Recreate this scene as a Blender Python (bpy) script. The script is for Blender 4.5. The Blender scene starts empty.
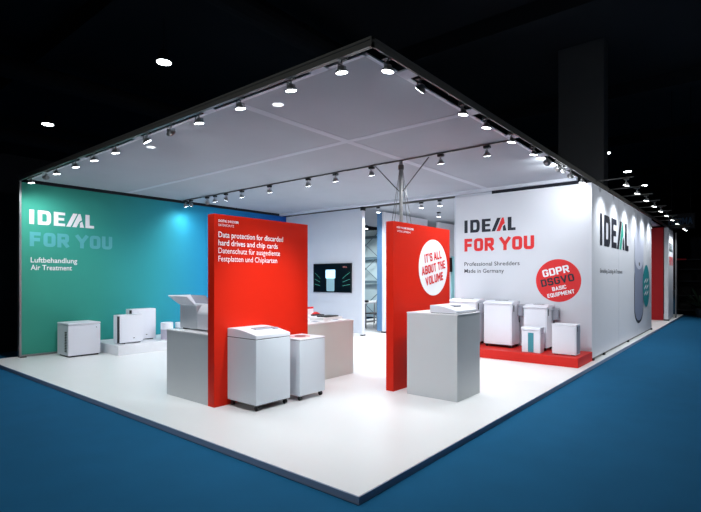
import bpy, bmesh, math, random
from mathutils import Vector, Matrix
random.seed(7)
S = bpy.context.scene
COL = S.collection
PI = math.pi

# ------------------------------------------------------------------ camera
AZ = math.radians(39.501)                 # angle from the view direction to the +X axis
cam_data = bpy.data.cameras.new('camera')
cam = bpy.data.objects.new('camera', cam_data); COL.objects.link(cam)
cam_data.sensor_fit = 'HORIZONTAL'; cam_data.sensor_width = 36.0
cam_data.lens = 483.4 / 701 * 36.0
cam_data.shift_y = 22.0 / 701
cam_data.clip_end = 300
cam.location = (0, 0, 1.5)
# world +X is to the right of the view, world +Y to the left
vx, vy = math.cos(AZ), math.sin(AZ)
cam.rotation_euler = (PI / 2, 0, math.atan2(vy, vx) - PI / 2)
S.camera = cam

# ------------------------------------------------------------------ world, exposure
world = bpy.data.worlds.new('world'); S.world = world
world.use_nodes = True
bg = world.node_tree.nodes['Background']
bg.inputs[0].default_value = (0.35, 0.55, 1.0, 1); bg.inputs[1].default_value = 0.004
S.view_settings.view_transform = 'Standard'; S.view_settings.look = 'None'
S.view_settings.gamma = 1.0; S.view_settings.use_curve_mapping = False
S.view_settings.exposure = 0.0
SPOT_W = 52.0            # power of one booth spotlight
WASH_W = 50.0           # power of the heads turned on a wall or panel
HALL_W = 260.0           # power of one hall lamp
LAMP_COLOR = (0.92, 0.98, 0.99)

# ------------------------------------------------------------------ helpers
def srgb(r, g, b):
    f = lambda c: (c / 255 / 12.92) if c / 255 <= 0.04045 else ((c / 255 + 0.055) / 1.055) ** 2.4
    return (f(r), f(g), f(b), 1)

def mat(name, color, rough=0.5, metal=0.0, spec=0.5, noise=0.03, scale=12, bump=0.0, bscale=200, emit=None, estr=0):
    m = bpy.data.materials.new(name); m.use_nodes = True
    nt = m.node_tree; p = nt.nodes['Principled BSDF']
    p.inputs['Roughness'].default_value = rough; p.inputs['Metallic'].default_value = metal
    p.inputs['Specular IOR Level'].default_value = spec
    if emit:
        p.inputs['Base Color'].default_value = color
        p.inputs['Emission Color'].default_value = emit; p.inputs['Emission Strength'].default_value = estr
        return m
    tc = nt.nodes.new('ShaderNodeTexCoord'); n = nt.nodes.new('ShaderNodeTexNoise')
    n.inputs['Scale'].default_value = scale; n.inputs['Detail'].default_value = 4
    nt.links.new(tc.outputs['Object'], n.inputs['Vector'])
    mx = nt.nodes.new('ShaderNodeMix'); mx.data_type = 'RGBA'
    mx.inputs[6].default_value = tuple(c * (1 - noise) for c in color[:3]) + (1,)
    mx.inputs[7].default_value = tuple(min(1, c * (1 + noise)) for c in color[:3]) + (1,)
    nt.links.new(n.outputs['Fac'], mx.inputs[0]); nt.links.new(mx.outputs[2], p.inputs['Base Color'])
    if bump:
        b = nt.nodes.new('ShaderNodeBump'); n2 = nt.nodes.new('ShaderNodeTexNoise')
        n2.inputs['Scale'].default_value = bscale
        nt.links.new(tc.outputs['Object'], n2.inputs['Vector'])
        nt.links.new(n2.outputs['Fac'], b.inputs['Height']); b.inputs['Strength'].default_value = bump
        b.inputs['Distance'].default_value = 0.01
        nt.links.new(b.outputs[0], p.inputs['Normal'])
    return m

M = {}
M['white_floor'] = mat('white_floor', srgb(232, 232, 234), 0.38, noise=0.015, scale=2, spec=0.4)
M['carpet'] = mat('blue_carpet', srgb(20, 88, 128), 0.95, noise=0.10, scale=3, bump=0.25, bscale=260, spec=0.15)
M['edge'] = mat('slate_edge', srgb(132, 148, 174), 0.5)
M['alu'] = mat('aluminium', srgb(150, 150, 152), 0.35, 0.8, noise=0.05)
M['alu_dark'] = mat('dark_aluminium', srgb(104, 102, 98), 0.4, 0.4, noise=0.08)
M['black'] = mat('black_plastic', srgb(14, 14, 18), 0.5)
M['valance'] = mat('black_fabric', srgb(14, 18, 30), 0.9)
M['wall_white'] = mat('white_wall_fabric', srgb(214, 215, 224), 0.8, noise=0.015, scale=3, bump=0.05, bscale=400, spec=0.2)
M['wall_grey'] = mat('pale_grey_wall_fabric', srgb(200, 203, 214), 0.8, noise=0.02, scale=3, spec=0.2)
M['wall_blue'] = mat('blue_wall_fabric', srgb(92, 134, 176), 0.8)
M['red'] = mat('red_panel', srgb(208, 33, 10), 0.45, noise=0.015, scale=4, spec=0.2)
M['red_podium'] = mat('red_podium', srgb(206, 33, 24), 0.5, noise=0.02, spec=0.3)
M['dark_red'] = mat('red_wall', srgb(190, 20, 28), 0.7)
M['counter'] = mat('grey_counter', srgb(200, 204, 208), 0.45, noise=0.012, scale=4)
M['counter_warm'] = mat('pale_counter', srgb(206, 215, 211), 0.5, noise=0.012, scale=4)
M['counter_top'] = mat('white_counter_top', srgb(228, 228, 232), 0.4)
M['podium_white'] = mat('white_podium', srgb(222, 224, 230), 0.5)
M['shell'] = mat('light_grey_shell', srgb(206, 213, 222), 0.42, noise=0.012, scale=6)
M['shell_white'] = mat('white_shell', srgb(222, 224, 234), 0.38, noise=0.01, scale=6)
M['shell_grey'] = mat('grey_shell', srgb(150, 152, 165), 0.45)
M['seam'] = mat('seam_shadow_gap', srgb(40, 42, 48), 0.6)
M['teal_glass'] = mat('teal_window', srgb(60, 140, 155), 0.15)
M['print_white'] = mat('white_print', srgb(240, 240, 246), 0.6)
M['print_dark'] = mat('dark_print', srgb(24, 28, 44), 0.6)
M['print_red'] = mat('red_print', srgb(222, 30, 34), 0.6)
M['print_teal'] = mat('teal_print', srgb(40, 170, 150), 0.6)
M['print_blue'] = mat('faint_blue_print', srgb(84, 172, 180), 0.6)
M['print_slate'] = mat('slate_print', srgb(138, 146, 172), 0.6)
M['print_pale'] = mat('pale_print', srgb(200, 204, 224), 0.6)
M['badge_teal'] = mat('badge_teal', srgb(20, 140, 150), 0.6)
M['poster_teal'] = mat('pale_teal_poster', srgb(150, 205, 214), 0.5)
M['paper'] = mat('white_paper', srgb(238, 238, 240), 0.7)
M['lens'] = mat('lamp_lens', (1, 1, 1, 1), emit=(0.92, 0.96, 1, 1), estr=14)
M['hall_lens'] = mat('hall_lamp_lens', (1, 1, 1, 1), emit=(0.92, 0.96, 1, 1), estr=22)
M['hall_dark'] = mat('hall_ceiling_paint', srgb(30, 34, 42), 0.9, noise=0.3, scale=0.5)
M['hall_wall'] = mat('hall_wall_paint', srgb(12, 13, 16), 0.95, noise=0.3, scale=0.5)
M['column'] = mat('grey_column', srgb(82, 82, 84), 0.85, noise=0.08, scale=1)
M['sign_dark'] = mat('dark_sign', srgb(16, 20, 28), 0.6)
M['sign_text'] = mat('sign_lettering', srgb(60, 90, 120), 0.6)
M['steel_blue'] = mat('painted_steel', srgb(104, 128, 140), 0.6)
M['frosted'] = mat('frosted_panel', srgb(205, 226, 232), 0.7, noise=0.06, scale=1)
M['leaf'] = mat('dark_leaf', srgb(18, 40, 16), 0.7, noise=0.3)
M['screen_black'] = mat('tv_screen', srgb(3, 6, 8), 0.3, spec=0.2)
M['screen_white'] = mat('screen_glow_white', (0.6, 0.85, 1, 1), emit=(0.45, 0.80, 1, 1), estr=0.85)
M['screen_grey'] = mat('screen_glow_grey', (0.2, 0.3, 0.35, 1), emit=(0.22, 0.42, 0.50, 1), estr=0.45)
M['screen_green'] = mat('screen_glow_green', (0.1, 0.4, 0.3, 1), emit=(0.08, 0.38, 0.26, 1), estr=0.45)
M['screen_red'] = mat('screen_glow_red', (0.4, 0.1, 0.1, 1), emit=(0.5, 0.2, 0.16, 1), estr=0.5)

# the air-treatment wall is printed with a run from green over teal to blue
m = mat('green_to_blue_print', srgb(60, 150, 120), 0.75, spec=0.2); M['green_wall'] = m
nt = m.node_tree; p = nt.nodes['Principled BSDF']
tc = nt.nodes.new('ShaderNodeTexCoord'); sp = nt.nodes.new('ShaderNodeSeparateXYZ')
mr = nt.nodes.new('ShaderNodeMapRange'); rp = nt.nodes.new('ShaderNodeValToRGB')
nt.links.new(tc.outputs['Object'], sp.inputs[0]); nt.links.new(sp.outputs['X'], mr.inputs['Value'])
mr.inputs['From Min'].default_value = 3.1; mr.inputs['From Max'].default_value = 9.9
nt.links.new(mr.outputs[0], rp.inputs[0]); nt.links.new(rp.outputs[0], p.inputs['Base Color'])
els = rp.color_ramp.elements
els[0].position = 0; els[0].color = srgb(62, 156, 136)
els[1].position = 1; els[1].color = srgb(20, 76, 166)
for pos, c in ((0.2, srgb(56, 156, 144)), (0.38, srgb(46, 150, 160)), (0.6, srgb(28, 130, 176))):
    e = els.new(pos); e.color = c

# stretched mesh ceiling: the lamps of the hall show through it
m = bpy.data.materials.new('mesh_ceiling_fabric'); m.use_nodes = True; M['ceiling'] = m
nt = m.node_tree; nt.nodes.clear()
out = nt.nodes.new('ShaderNodeOutputMaterial'); d = nt.nodes.new('ShaderNodeBsdfDiffuse')
t = nt.nodes.new('ShaderNodeBsdfTransparent'); mx = nt.nodes.new('ShaderNodeMixShader')
tc = nt.nodes.new('ShaderNodeTexCoord'); no = nt.nodes.new('ShaderNodeTexNoise'); no.inputs['Scale'].default_value = 1.2
cr = nt.nodes.new('ShaderNodeValToRGB')
cr.color_ramp.elements[0].color = srgb(168, 172, 181); cr.color_ramp.elements[1].color = srgb(178, 182, 191)
nt.links.new(tc.outputs['Object'], no.inputs['Vector']); nt.links.new(no.outputs['Fac'], cr.inputs[0])
nt.links.new(cr.outputs[0], d.inputs['Color'])
mx.inputs[0].default_value = 0.06
nt.links.new(d.outputs[0], mx.inputs[1]); nt.links.new(t.outputs[0], mx.inputs[2]); nt.links.new(mx.outputs[0], out.inputs[0])
M['ceiling_seam'] = mat('ceiling_seam', srgb(186, 190, 200), 0.8)

def box(bm, x0, x1, y0, y1, z0, z1):
    r = bmesh.ops.create_cube(bm, size=1.0)
    bmesh.ops.scale(bm, vec=(x1 - x0, y1 - y0, z1 - z0), verts=r['verts'])
    bmesh.ops.translate(bm, vec=((x0 + x1) / 2, (y0 + y1) / 2, (z0 + z1) / 2), verts=r['verts'])
    return r['verts']

def tube(bm, a, b, r, seg=10, r2=None):
    a, b = Vector(a), Vector(b); d = b - a
    q = d.to_track_quat('Z', 'Y').to_matrix().to_4x4()
    rr = bmesh.ops.create_cone(bm, cap_ends=True, segments=seg, radius1=r, radius2=r if r2 is None else r2, depth=d.length)
    bmesh.ops.transform(bm, matrix=Matrix.Translation((a + b) / 2) @ q, verts=rr['verts'])
    return rr['verts']

def lathe(bm, prof, seg=24, mtx=None):
    rings = []
    for r, z in prof:
        rings.append([bm.verts.new((r * math.cos(2 * PI * k / seg), r * math.sin(2 * PI * k / seg), z)) for k in range(seg)])
    for a, b in zip(rings, rings[1:]):
        for k in range(seg):
            bm.faces.new((a[k], a[(k + 1) % seg], b[(k + 1) % seg], b[k]))
    bm.faces.new(rings[0][::-1]); bm.faces.new(rings[-1])
    vs = [v for r in rings for v in r]
    if mtx: bmesh.ops.transform(bm, matrix=mtx, verts=vs)
    return vs

def prism(bm, pts, axis, a, b):
    """pts: 2D outline; axis 'x','y','z' = extrusion axis from a to b"""
    def P(u, v, w):
        return {'x': (w, u, v), 'y': (u, w, v), 'z': (u, v, w)}[axis]
    A = [bm.verts.new(P(u, v, a)) for u, v in pts]; B = [bm.verts.new(P(u, v, b)) for u, v in pts]
    n = len(pts)
    bm.faces.new(A[::-1]); bm.faces.new(B)
    for i in range(n): bm.faces.new((A[i], A[(i + 1) % n], B[(i + 1) % n], B[i]))

def obj(name, bm, material, parent=None, bevel=0, smooth=False, seg=2):
    me = bpy.data.meshes.new(name)
    bmesh.ops.recalc_face_normals(bm, faces=bm.faces)
    bm.to_mesh(me); bm.free()
    me.materials.append(M[material] if isinstance(material, str) else material)
    o = bpy.data.objects.new(name, me); COL.objects.link(o)
    if parent: o.parent = parent
    if smooth:
        for f in me.polygons: f.use_smooth = True
    if bevel:
        b = o.modifiers.new('bevel', 'BEVEL'); b.width = bevel; b.segments = seg; b.limit_method = 'ANGLE'
    return o

def boxes(name, lst, material, parent=None, bevel=0):
    bm = bmesh.new()
    for b in lst: box(bm, *b)
    return obj(name, bm, material, parent, bevel)

def tag(o, label, cat, group=None):
    o['label'] = label; o['category'] = cat
    if group: o['group'] = group
    return o

def struct(o, label=None):
    o['kind'] = 'structure'
    if label: o['label'] = label
    return o

def thing(name, label, cat, loc=(0, 0, 0), rz=0, group=None):
    o = bpy.data.objects.new(name, None); COL.objects.link(o)
    o.location = loc; o.rotation_euler = (0, 0, rz); o.empty_display_size = 0.1
    return tag(o, label, cat, group)

def copy_tree(o, parent=None):
    c = o.copy(); COL.objects.link(c); c.parent = parent
    for ch in o.children: copy_tree(ch, c)
    return c

# ---- flat lettering -------------------------------------------------
class Face:
    """a printed face: o = left-bottom origin, u to the reader's right, v up, n towards the reader"""
    def __init__(s, o, u, n): s.o, s.u, s.n, s.v = Vector(o), Vector(u), Vector(n), Vector((0, 0, 1))
    def at(s, x, y, off=0.003): return s.o + s.u * x + s.v * y + s.n * off
def face_y(Y): return Face((0, Y, 0), (1, 0, 0), (0, -1, 0))       # faces -Y: reader's right is +X
def face_x(X): return Face((X, 0, 0), (0, -1, 0), (-1, 0, 0))      # faces -X: reader's right is -Y

def polys(name, plane, plist, material, parent, off=0.003):
    bm = bmesh.new()
    for i, pl in enumerate(plist):     # each piece of a glyph a hair further out, so that none coincide
        bm.faces.new([bm.verts.new(plane.at(x, y, off + i % 12 * 0.00025)) for x, y in pl])
    return obj(name, bm, material, parent)

def fillet(pts):
    outp = []
    n = len(pts)
    for i, p in enumerate(pts):
        if len(p) == 2 or p[2] == 0: outp.append((p[0], p[1])); continue
        a = Vector(pts[i - 1][:2]); b = Vector(p[:2]); c = Vector(pts[(i + 1) % n][:2]); r = p[2]
        d1 = (a - b).normalized(); d2 = (c - b).normalized()
        p0 = b + d1 * r; p2 = b + d2 * r
        for k in range(6):
            t = k / 5; q = p0 * (1 - t) ** 2 + b * 2 * t * (1 - t) + p2 * t * t
            outp.append((q.x, q.y))
    return outp

def stroke(pts, t, closed=False, ext=True):
    """quads following a centre line with mitred joints"""
    P = [Vector(p) for p in fillet(pts)]; n = len(P)
    if not closed and ext:
        for i, j in ((0, 1), (-1, -2)):
            d = (P[i] - P[j]).normalized()
            if abs(d.x) < 0.02 or abs(d.y) < 0.02: P[i] = P[i] + d * t / 2 * (1 if abs(d.y) > 0.5 else 0.6)
            else: P[i] = P[i] + d * t * 0.45
    L, R = [], []
    for i in range(n):
        a = P[i - 1] if (closed or i > 0) else None
        c = P[(i + 1) % n] if (closed or i < n - 1) else None
        d1 = (P[i] - a).normalized() if a is not None else None
        d2 = (c - P[i]).normalized() if c is not None else None
        d1 = d1 or d2; d2 = d2 or d1
        n1 = Vector((-d1.y, d1.x)); n2 = Vector((-d2.y, d2.x)); m_ = (n1 + n2)
        if m_.length < 1e-4: m_ = n1
        m_.normalize(); k = t / 2 / max(0.45, m_.dot(n1))
        L.append(P[i] + m_ * k); R.append(P[i] - m_ * k)
    q = []
    for i in range(n if closed else n - 1):
        j = (i + 1) % n
        q.append([tuple(L[i]), tuple(L[j]), tuple(R[j]), tuple(R[i])])
    return q

r_ = 0.32
G = {  # glyph: width / height and centre lines in a unit box (x, y, corner radius)
 'I': (0.0, [([(0, 0), (0, 1)], 0)]),
 'F': (0.42, [([(0, 0), (0, 1)], 0), ([(0, 1), (1, 1)], 0), ([(0, .47), (.9, .47)], 0)]),
 'E': (0.42, [([(0, 0), (0, 1)], 0), ([(0, 1), (1, 1)], 0), ([(0, .5), (.9, .5)], 0), ([(0, 0), (1, 0)], 0)]),
 'L': (0.40, [([(0, 1), (0, 0)], 0), ([(0, 0), (1, 0)], 0)]),
 'T': (0.48, [([(0, 1), (1, 1)], 0), ([(.5, 1), (.5, 0)], 0)]),
 'H': (0.48, [([(0, 0), (0, 1)], 0), ([(1, 0), (1, 1)], 0), ([(0, .5), (1, .5)], 0)]),
 'O': (0.46, [([(0, 0, r_), (0, 1, r_), (1, 1, r_), (1, 0, r_)], 1)]),
 'Q': (0.46, [([(0, 0, r_), (0, 1, r_), (1, 1, r_), (1, 0, r_)], 1), ([(.6, .2), (1.1, -.1)], 0)]),
 'D': (0.46, [([(0, 0), (0, 1), (1, 1, r_), (1, 0, r_)], 1)]),
 'C': (0.46, [([(1, .72), (1, 1, r_), (0, 1, r_), (0, 0, r_), (1, 0, r_), (1, .28)], 0)]),
 'G': (0.46, [([(1, .74), (1, 1, r_), (0, 1, r_), (0, 0, r_), (1, 0, r_), (1, .46), (.6, .46)], 0)]),
 'U': (0.46, [([(0, 1), (0, 0, r_), (1, 0, r_), (1, 1)], 0)]),
 'R': (0.46, [([(0, 0), (0, 1)], 0), ([(0, 1), (1, 1, .25), (1, .45, .25), (0, .45)], 0), ([(.5, .45), (1, 0)], 0)]),
 'P': (0.46, [([(0, 0), (0, 1)], 0), ([(0, 1), (1, 1, .25), (1, .42, .25), (0, .42)], 0)]),
 'B': (0.46, [([(0, 0), (0, 1), (1, 1, .25), (1, .5, .2), (0, .5)], 0), ([(0, .5), (1, .5, .2), (1, 0, .25), (0, 0)], 0)]),
 'S': (0.46, [([(1, .76), (1, 1, .24), (0, 1, .24), (0, .5, .22), (1, .5, .22), (1, 0, .24), (0, 0, .24), (0, .24)], 0)]),
 'Y': (0.56, [([(0, 1), (.5, .45)], 0), ([(1, 1), (.5, .45)], 0), ([(.5, .5), (.5, 0)], 0)]),
 'V': (0.52, [([(0, 1), (.5, 0)], 0), ([(1, 1), (.5, 0)], 0)]),
 'A': (0.54, [([(0, 0), (.5, 1)], 0), ([(1, 0), (.5, 1)], 0), ([(.2, .28), (.8, .28)], 0)]),
 'N': (0.48, [([(0, 0), (0, 1)], 0), ([(0, 1), (1, 0)], 0), ([(1, 0), (1, 1)], 0)]),
 'M': (0.62, [([(0, 0), (0, 1)], 0), ([(0, 1), (.5, .35)], 0), ([(.5, .35), (1, 1)], 0), ([(1, 0), (1, 1)], 0)]),
 "'": (0.0, [([(0, .85), (0, 1)], 0)]),
}
def block_text(s, t):
    """heavy block capitals of height 1: polygons and total width"""
    x = 0; q = []
    for ch in s:
        if ch == ' ': x += 0.30; continue
        w, strokes = G[ch]
        for pts, closed in strokes:
            ext = ch not in 'SGC'
            P = [((x + t / 2 + a[0] * w), (t / 2 + a[1] * (1 - t))) + ((a[2] * min(w, 1),) if len(a) > 2 else ()) for a in pts]
            q += stroke(P, t, closed, ext)
        x += w + t + 0.10
    return q, x - 0.10
def put_block(name, plane, s, x, y, w, h, material, parent, t=0.2, rot=0, c=None, off=0.003):
    q, W = block_text(s, t)
    q = [[(a / W * w, b * h) for a, b in pl] for pl in q]
    if rot:   # turned about its own centre c
        cs, sn = math.cos(rot), math.sin(rot)
        q = [[(c[0] + (a - w / 2) * cs - (b - h / 2) * sn, c[1] + (a - w / 2) * sn + (b - h / 2) * cs) for a, b in pl] for pl in q]
    else:
        q = [[(x + a, y + b) for a, b in pl] for pl in q]
    return polys(name, plane, q, material, parent, off)

def put_text(name, plane, s, x, y, w, h, material, parent, bold=0.0, off=0.003):
    """one line of sentence-case lettering: baseline at y, cap height h, total width w"""
    cu = bpy.data.curves.new(name, 'FONT'); cu.body = s; cu.size = 1; cu.offset = bold; cu.resolution_u = 3
    tmp = bpy.data.objects.new(name, cu); COL.objects.link(tmp)
    dg = bpy.context.evaluated_depsgraph_get()
    me = bpy.data.meshes.new_from_object(tmp.evaluated_get(dg))
    bpy.data.objects.remove(tmp); bpy.data.curves.remove(cu)
    xs = [v.co.x for v in me.vertices]; x0, x1 = min(xs), max(xs)
    for v in me.vertices:
        a = (v.co.x - x0) / (x1 - x0) * w; b = v.co.y / 0.70 * h
        v.co = plane.at(x + a, y + b, off)
    me.materials.clear(); me.materials.append(M[material])
    o = bpy.data.objects.new(name, me); COL.objects.link(o); o.parent = parent
    return o

def ideal_logo(plane, x, y, w, h, main, accent, parent):
    q, _ = block_text('I', 0.24)
    def S_(pl): return [(x + a * w, y + b * h) for a, b in pl]
    L = []
    L.append(S_([(0, 0), (.067, 0), (.067, 1), (0, 1)]))
    # D as a ring in its own box
    t = .07 * w / h
    dq = stroke([(.117 * w / h + t / 2, .09), (.117 * w / h + t / 2, .91), (.318 * w / h - t / 2, .91, .26), (.318 * w / h - t / 2, .09, .26)], t * 0.9, True)
    L += [[(x + a * h, y + min(1, max(0, b)) * h) for a, b in pl] for pl in dq]
    for pl in ([(.356, 0), (.425, 0), (.425, 1), (.356, 1)], [(.425, .8), (.53, .8), (.53, 1), (.425, 1)],
               [(.425, .41), (.515, .41), (.515, .6), (.425, .6)], [(.425, 0), (.53, 0), (.53, .2), (.425, .2)],
               [(.545, 0), (.615, 0), (.725, 1), (.655, 1)],
               [(.765, .0), (.832, 0), (.803, .47), (.765, .34)],
               [(.855, 0), (.925, 0), (.925, 1), (.855, 1)], [(.925, 0), (1.0, 0), (1.0, .2), (.925, .2)]):
        L.append(S_(pl))
    polys('logo_lettering', plane, L, main, parent)
    polys('logo_slash', plane, [S_([(.64, 0), (.71, 0), (.757, .42), (.80, .56), (.778, 1), (.745, 1)])], accent, parent)

def disc_pts(cx, cy, rx, ry, n=48):
    return [(cx + rx * math.cos(2 * PI * k / n), cy + ry * math.sin(2 * PI * k / n)) for k in range(n)]

# ================================================================== the setting
CEIL = 3.36
# hall
bm = bmesh.new(); box(bm, -30, 75, -40, 80, -0.155, -0.055)
struct(obj('floor', bm, 'carpet'), 'blue exhibition hall carpet')
bm = bmesh.new(); box(bm, 2.6, 24.0, 2.07, 10.78, -0.0545, 0.0)
plat = struct(obj('booth_platform', bm, 'white_floor'), 'raised white booth floor')
bm = bmesh.new()
prism(bm, [(2.588, 2.058), (24.0, 2.058), (24.0, 2.07), (2.6, 2.07), (2.6, 10.78), (2.588, 10.78)], 'z', -0.0548, -0.0005)
struct(obj('trim_1', bm, 'edge'), 'slate grey edge strip of the booth platform')
bm = bmesh.new(); box(bm, -30, 75, -40, 80, 9.3, 9.5); struct(obj('ceiling', bm, 'hall_dark'), 'dark hall ceiling')
bm = bmesh.new()
for X in (6, 14, 22, 30, 40, 52):
    box(bm, X - 0.2, X + 0.2, -40, 80, 8.75, 9.3)
for Y in (10, 19, 28, 40):
    tube(bm, (-30, Y, 8.5), (75, Y, 8.5), 0.35, 16)
struct(obj('ceiling_beams', bm, 'hall_dark'), 'dark beams and ducts under the hall ceiling')
bm = bmesh.new(); box(bm, 75, 75.2, -40, 80, -0.055, 9.5); struct(obj('wall_right', bm, 'hall_wall'))
bm = bmesh.new(); box(bm, -30, 75, 60, 60.2, -0.055, 9.5); struct(obj('wall_back', bm, 'hall_wall'))
bm = bmesh.new(); box(bm, -14, 16.5, 12.0, 12.1, -0.05, 4.1); box(bm, 24.9, 25.0, -14, 1.9, -0.05, 3.2)
struct(obj('wall_curtain', bm, 'valance'), 'black curtain walls closing off the hall behind the stand')
bm = bmesh.new(); box(bm, 17.3, 17.9, 3.62, 5.05, 0.0, 9.3)
struct(obj('column', bm, 'column', bevel=0.03), 'thick dark grey hall column rising behind the booth')

# booth ceiling, profiles
bm = bmesh.new()
for (a, b, c, d_) in ((3.16, 9.54, 2.44, 10.50), (9.54, 16.9, 4.0, 10.50)):
    bm.faces.new([bm.verts.new((x, y, CEIL)) for x, y in ((a, c), (b, c), (b, d_), (a, d_))])
struct(obj('booth_ceiling', bm, 'ceiling'), 'white stretched mesh ceiling of the booth')
boxes_ = [(3.15, 3.19, 2.44, 10.50, CEIL - .012, CEIL - .001), (3.15, 9.54, 2.43, 2.47, CEIL - .012, CEIL - .001)]
struct(boxes('trim_2', boxes_, 'wall_white'), 'white hem frame of the booth ceiling')
seams = [(5.00, 5.10, 2.5, 10.45, CEIL - .004, CEIL - .002), (3.2, 4.999, 4.16, 4.27, CEIL - .004, CEIL - .002), (5.101, 9.5, 4.16, 4.27, CEIL - .004, CEIL - .002)]
struct(boxes('trim_3', seams, 'ceiling_seam'), 'pale welded seams in the ceiling fabric')
prof = [(3.03, 3.072, 2.285, 10.62, 3.325, 3.355), (3.04, 3.06, 2.285, 10.62, 3.355, 3.38), (3.03, 3.072, 2.285, 10.62, 3.38, 3.402),
        (3.03, 22.5, 2.285, 2.303, 3.325, 3.355), (3.03, 22.5, 2.288, 2.299, 3.355, 3.38), (3.03, 22.5, 2.285, 2.303, 3.38, 3.402)]
struct(boxes('trim_4', prof, 'alu_dark'), 'aluminium profile around the edge of the booth canopy')
couplers = []
for Y in (2.95, 4.6, 6.2, 7.9, 9.5): couplers.append((3.073, 3.17, Y - .09, Y + .09, 3.34, 3.352))
for X in (3.7, 5.0, 6.2, 7.4, 8.6): couplers.append((X - .09, X + .09, 2.304, 2.45, 3.34, 3.352))
struct(boxes('trim_5', couplers, 'wall_grey'), 'pale coupling plates between canopy profile and ceiling')

# green wall
wl = boxes('wall_left', [(3.09, 9.85, 10.6, 10.68, 0.046, 3.31)], 'green_wall'); struct(wl, 'green to blue printed booth wall')
boxes('wall_frame', [(3.055, 3.09, 10.59, 10.69, 0.02, 3.33), (3.055, 9.88, 10.592, 10.69, 0.012, 0.045)], 'alu', wl)
boxes('levelling_foot', [(3.06, 3.16, 10.54, 10.70, 0.0, 0.014)], 'black', wl)
struct(boxes('trim_6', [(3.2, 9.95, 10.55, 10.68, 3.312, 3.372)], 'valance'), 'black gap strip over the green wall')
fy = face_y(10.6)
ideal_logo(fy, 3.22, 2.535, 1.18, 0.275, 'print_white', 'print_white', wl)
put_block('lettering', fy, 'FOR YOU', 3.225, 2.11, 1.55, 0.275, 'print_blue', wl, 0.24)
put_text('lettering', fy, 'Luftbehandlung', 3.242, 1.80, 0.83, 0.10, 'print_white', wl, 0.012)
put_text('lettering', fy, 'Air Treatment', 3.242, 1.655, 0.73, 0.10, 'print_white', wl, 0.012)

# wall with the tv
wt = struct(boxes('wall_tv', [(9.86, 9.94, 7.75, 10.6, 0.05, 3.31)], 'wall_grey'), 'pale grey booth wall that carries the television')
boxes('wall_frame', [(9.85, 9.95, 7.72, 7.75, 0.03, 3.33)], 'wall_white', wt)
boxes('levelling_foot', [(9.84, 9.96, 7.70, 7.78, 0.0, 0.03), (9.885, 9.915, 7.725, 7.755, 0.03, .12), (9.84, 9.96, 7.70, 7.78, 3.25, 3.35)], 'black', wt)

# return and walls behind
w2 = struct(boxes('wall_back.001', [(10.76, 13.05, 7.67, 7.75, 0.04, 3.30), (13.72, 16.9, 7.67, 7.75, 0.04, 3.29)], 'wall_white'), 'white partition walls at the back of the booth')
boxes('levelling_foot', [(10.74, 10.84, 7.63, 7.77, 0, 0.04), (13.7, 13.8, 7.63, 7.77, 0, 0.04)], 'black', w2)
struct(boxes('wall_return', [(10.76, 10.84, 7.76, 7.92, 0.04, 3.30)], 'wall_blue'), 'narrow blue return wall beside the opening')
struct(boxes('wall_rear', [(16.9, 17.0, 7.76, 11.98, 0.0, 3.34)], 'wall_grey'), 'pale rear wall of the booth')

# right-hand white walls
wr = struct(boxes('wall_right.001', [(9.55, 9.65, 2.2, 4.915, 0.02, 3.235)], 'wall_white'), 'white booth wall behind the shredders')
boxes('wall_frame', [(9.54, 9.66, 4.905, 4.935, 0.02, 3.245)], 'wall_grey', wr)
struct(boxes('trim_7', [(9.56, 9.64, 2.3, 4.1, 3.24, 3.30)], 'valance'), 'black gap strip over the white wall')
struct(boxes('trim_8', [(9.56, 9.64, 4.1, 4.93, 3.24, 3.28), (9.5, 9.6, 2.45, 10.5, 3.30, 3.36)], 'wall_grey'), 'grey rail over the white wall')
fx = face_x(9.55)
ideal_logo(fx, -4.706, 2.46, 1.11, 0.27, 'print_dark', 'print_red', wr)
put_block('lettering', fx, 'FOR YOU', -4.706, 2.065, 1.475, 0.27, 'print_red', wr, 0.24)
put_text('lettering', fx, 'Professional Shredders', -4.706, 1.757, 1.19, 0.082, 'print_dark', wr, 0.006)
put_text('lettering', fx, 'Made in Germany', -4.706, 1.61, 0.87, 0.082, 'print_dark', wr, 0.006)
polys('badge', fx, [disc_pts(-2.787, 1.452, 0.41, 0.405)], 'print_red', wr, 0.003)
rot = math.radians(12)
put_block('badge_lettering', fx, 'GDPR', 0, 0, 0.49, 0.14, 'print_white', wr, 0.2, rot, (-2.83, 1.63), 0.006)
put_block('badge_lettering', fx, 'DSGVO', 0, 0, 0.61, 0.14, 'print_dark', wr, 0.2, rot, (-2.80, 1.455), 0.006)
put_block('badge_lettering', fx, 'BASIC', 0, 0, 0.26, 0.075, 'print_white', wr, 0.2, rot, (-2.765, 1.312), 0.006)
put_block('badge_lettering', fx, 'EQUIPMENT', 0, 0, 0.50, 0.075, 'print_white', wr, 0.2, rot, (-2.735, 1.205), 0.006)

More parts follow.
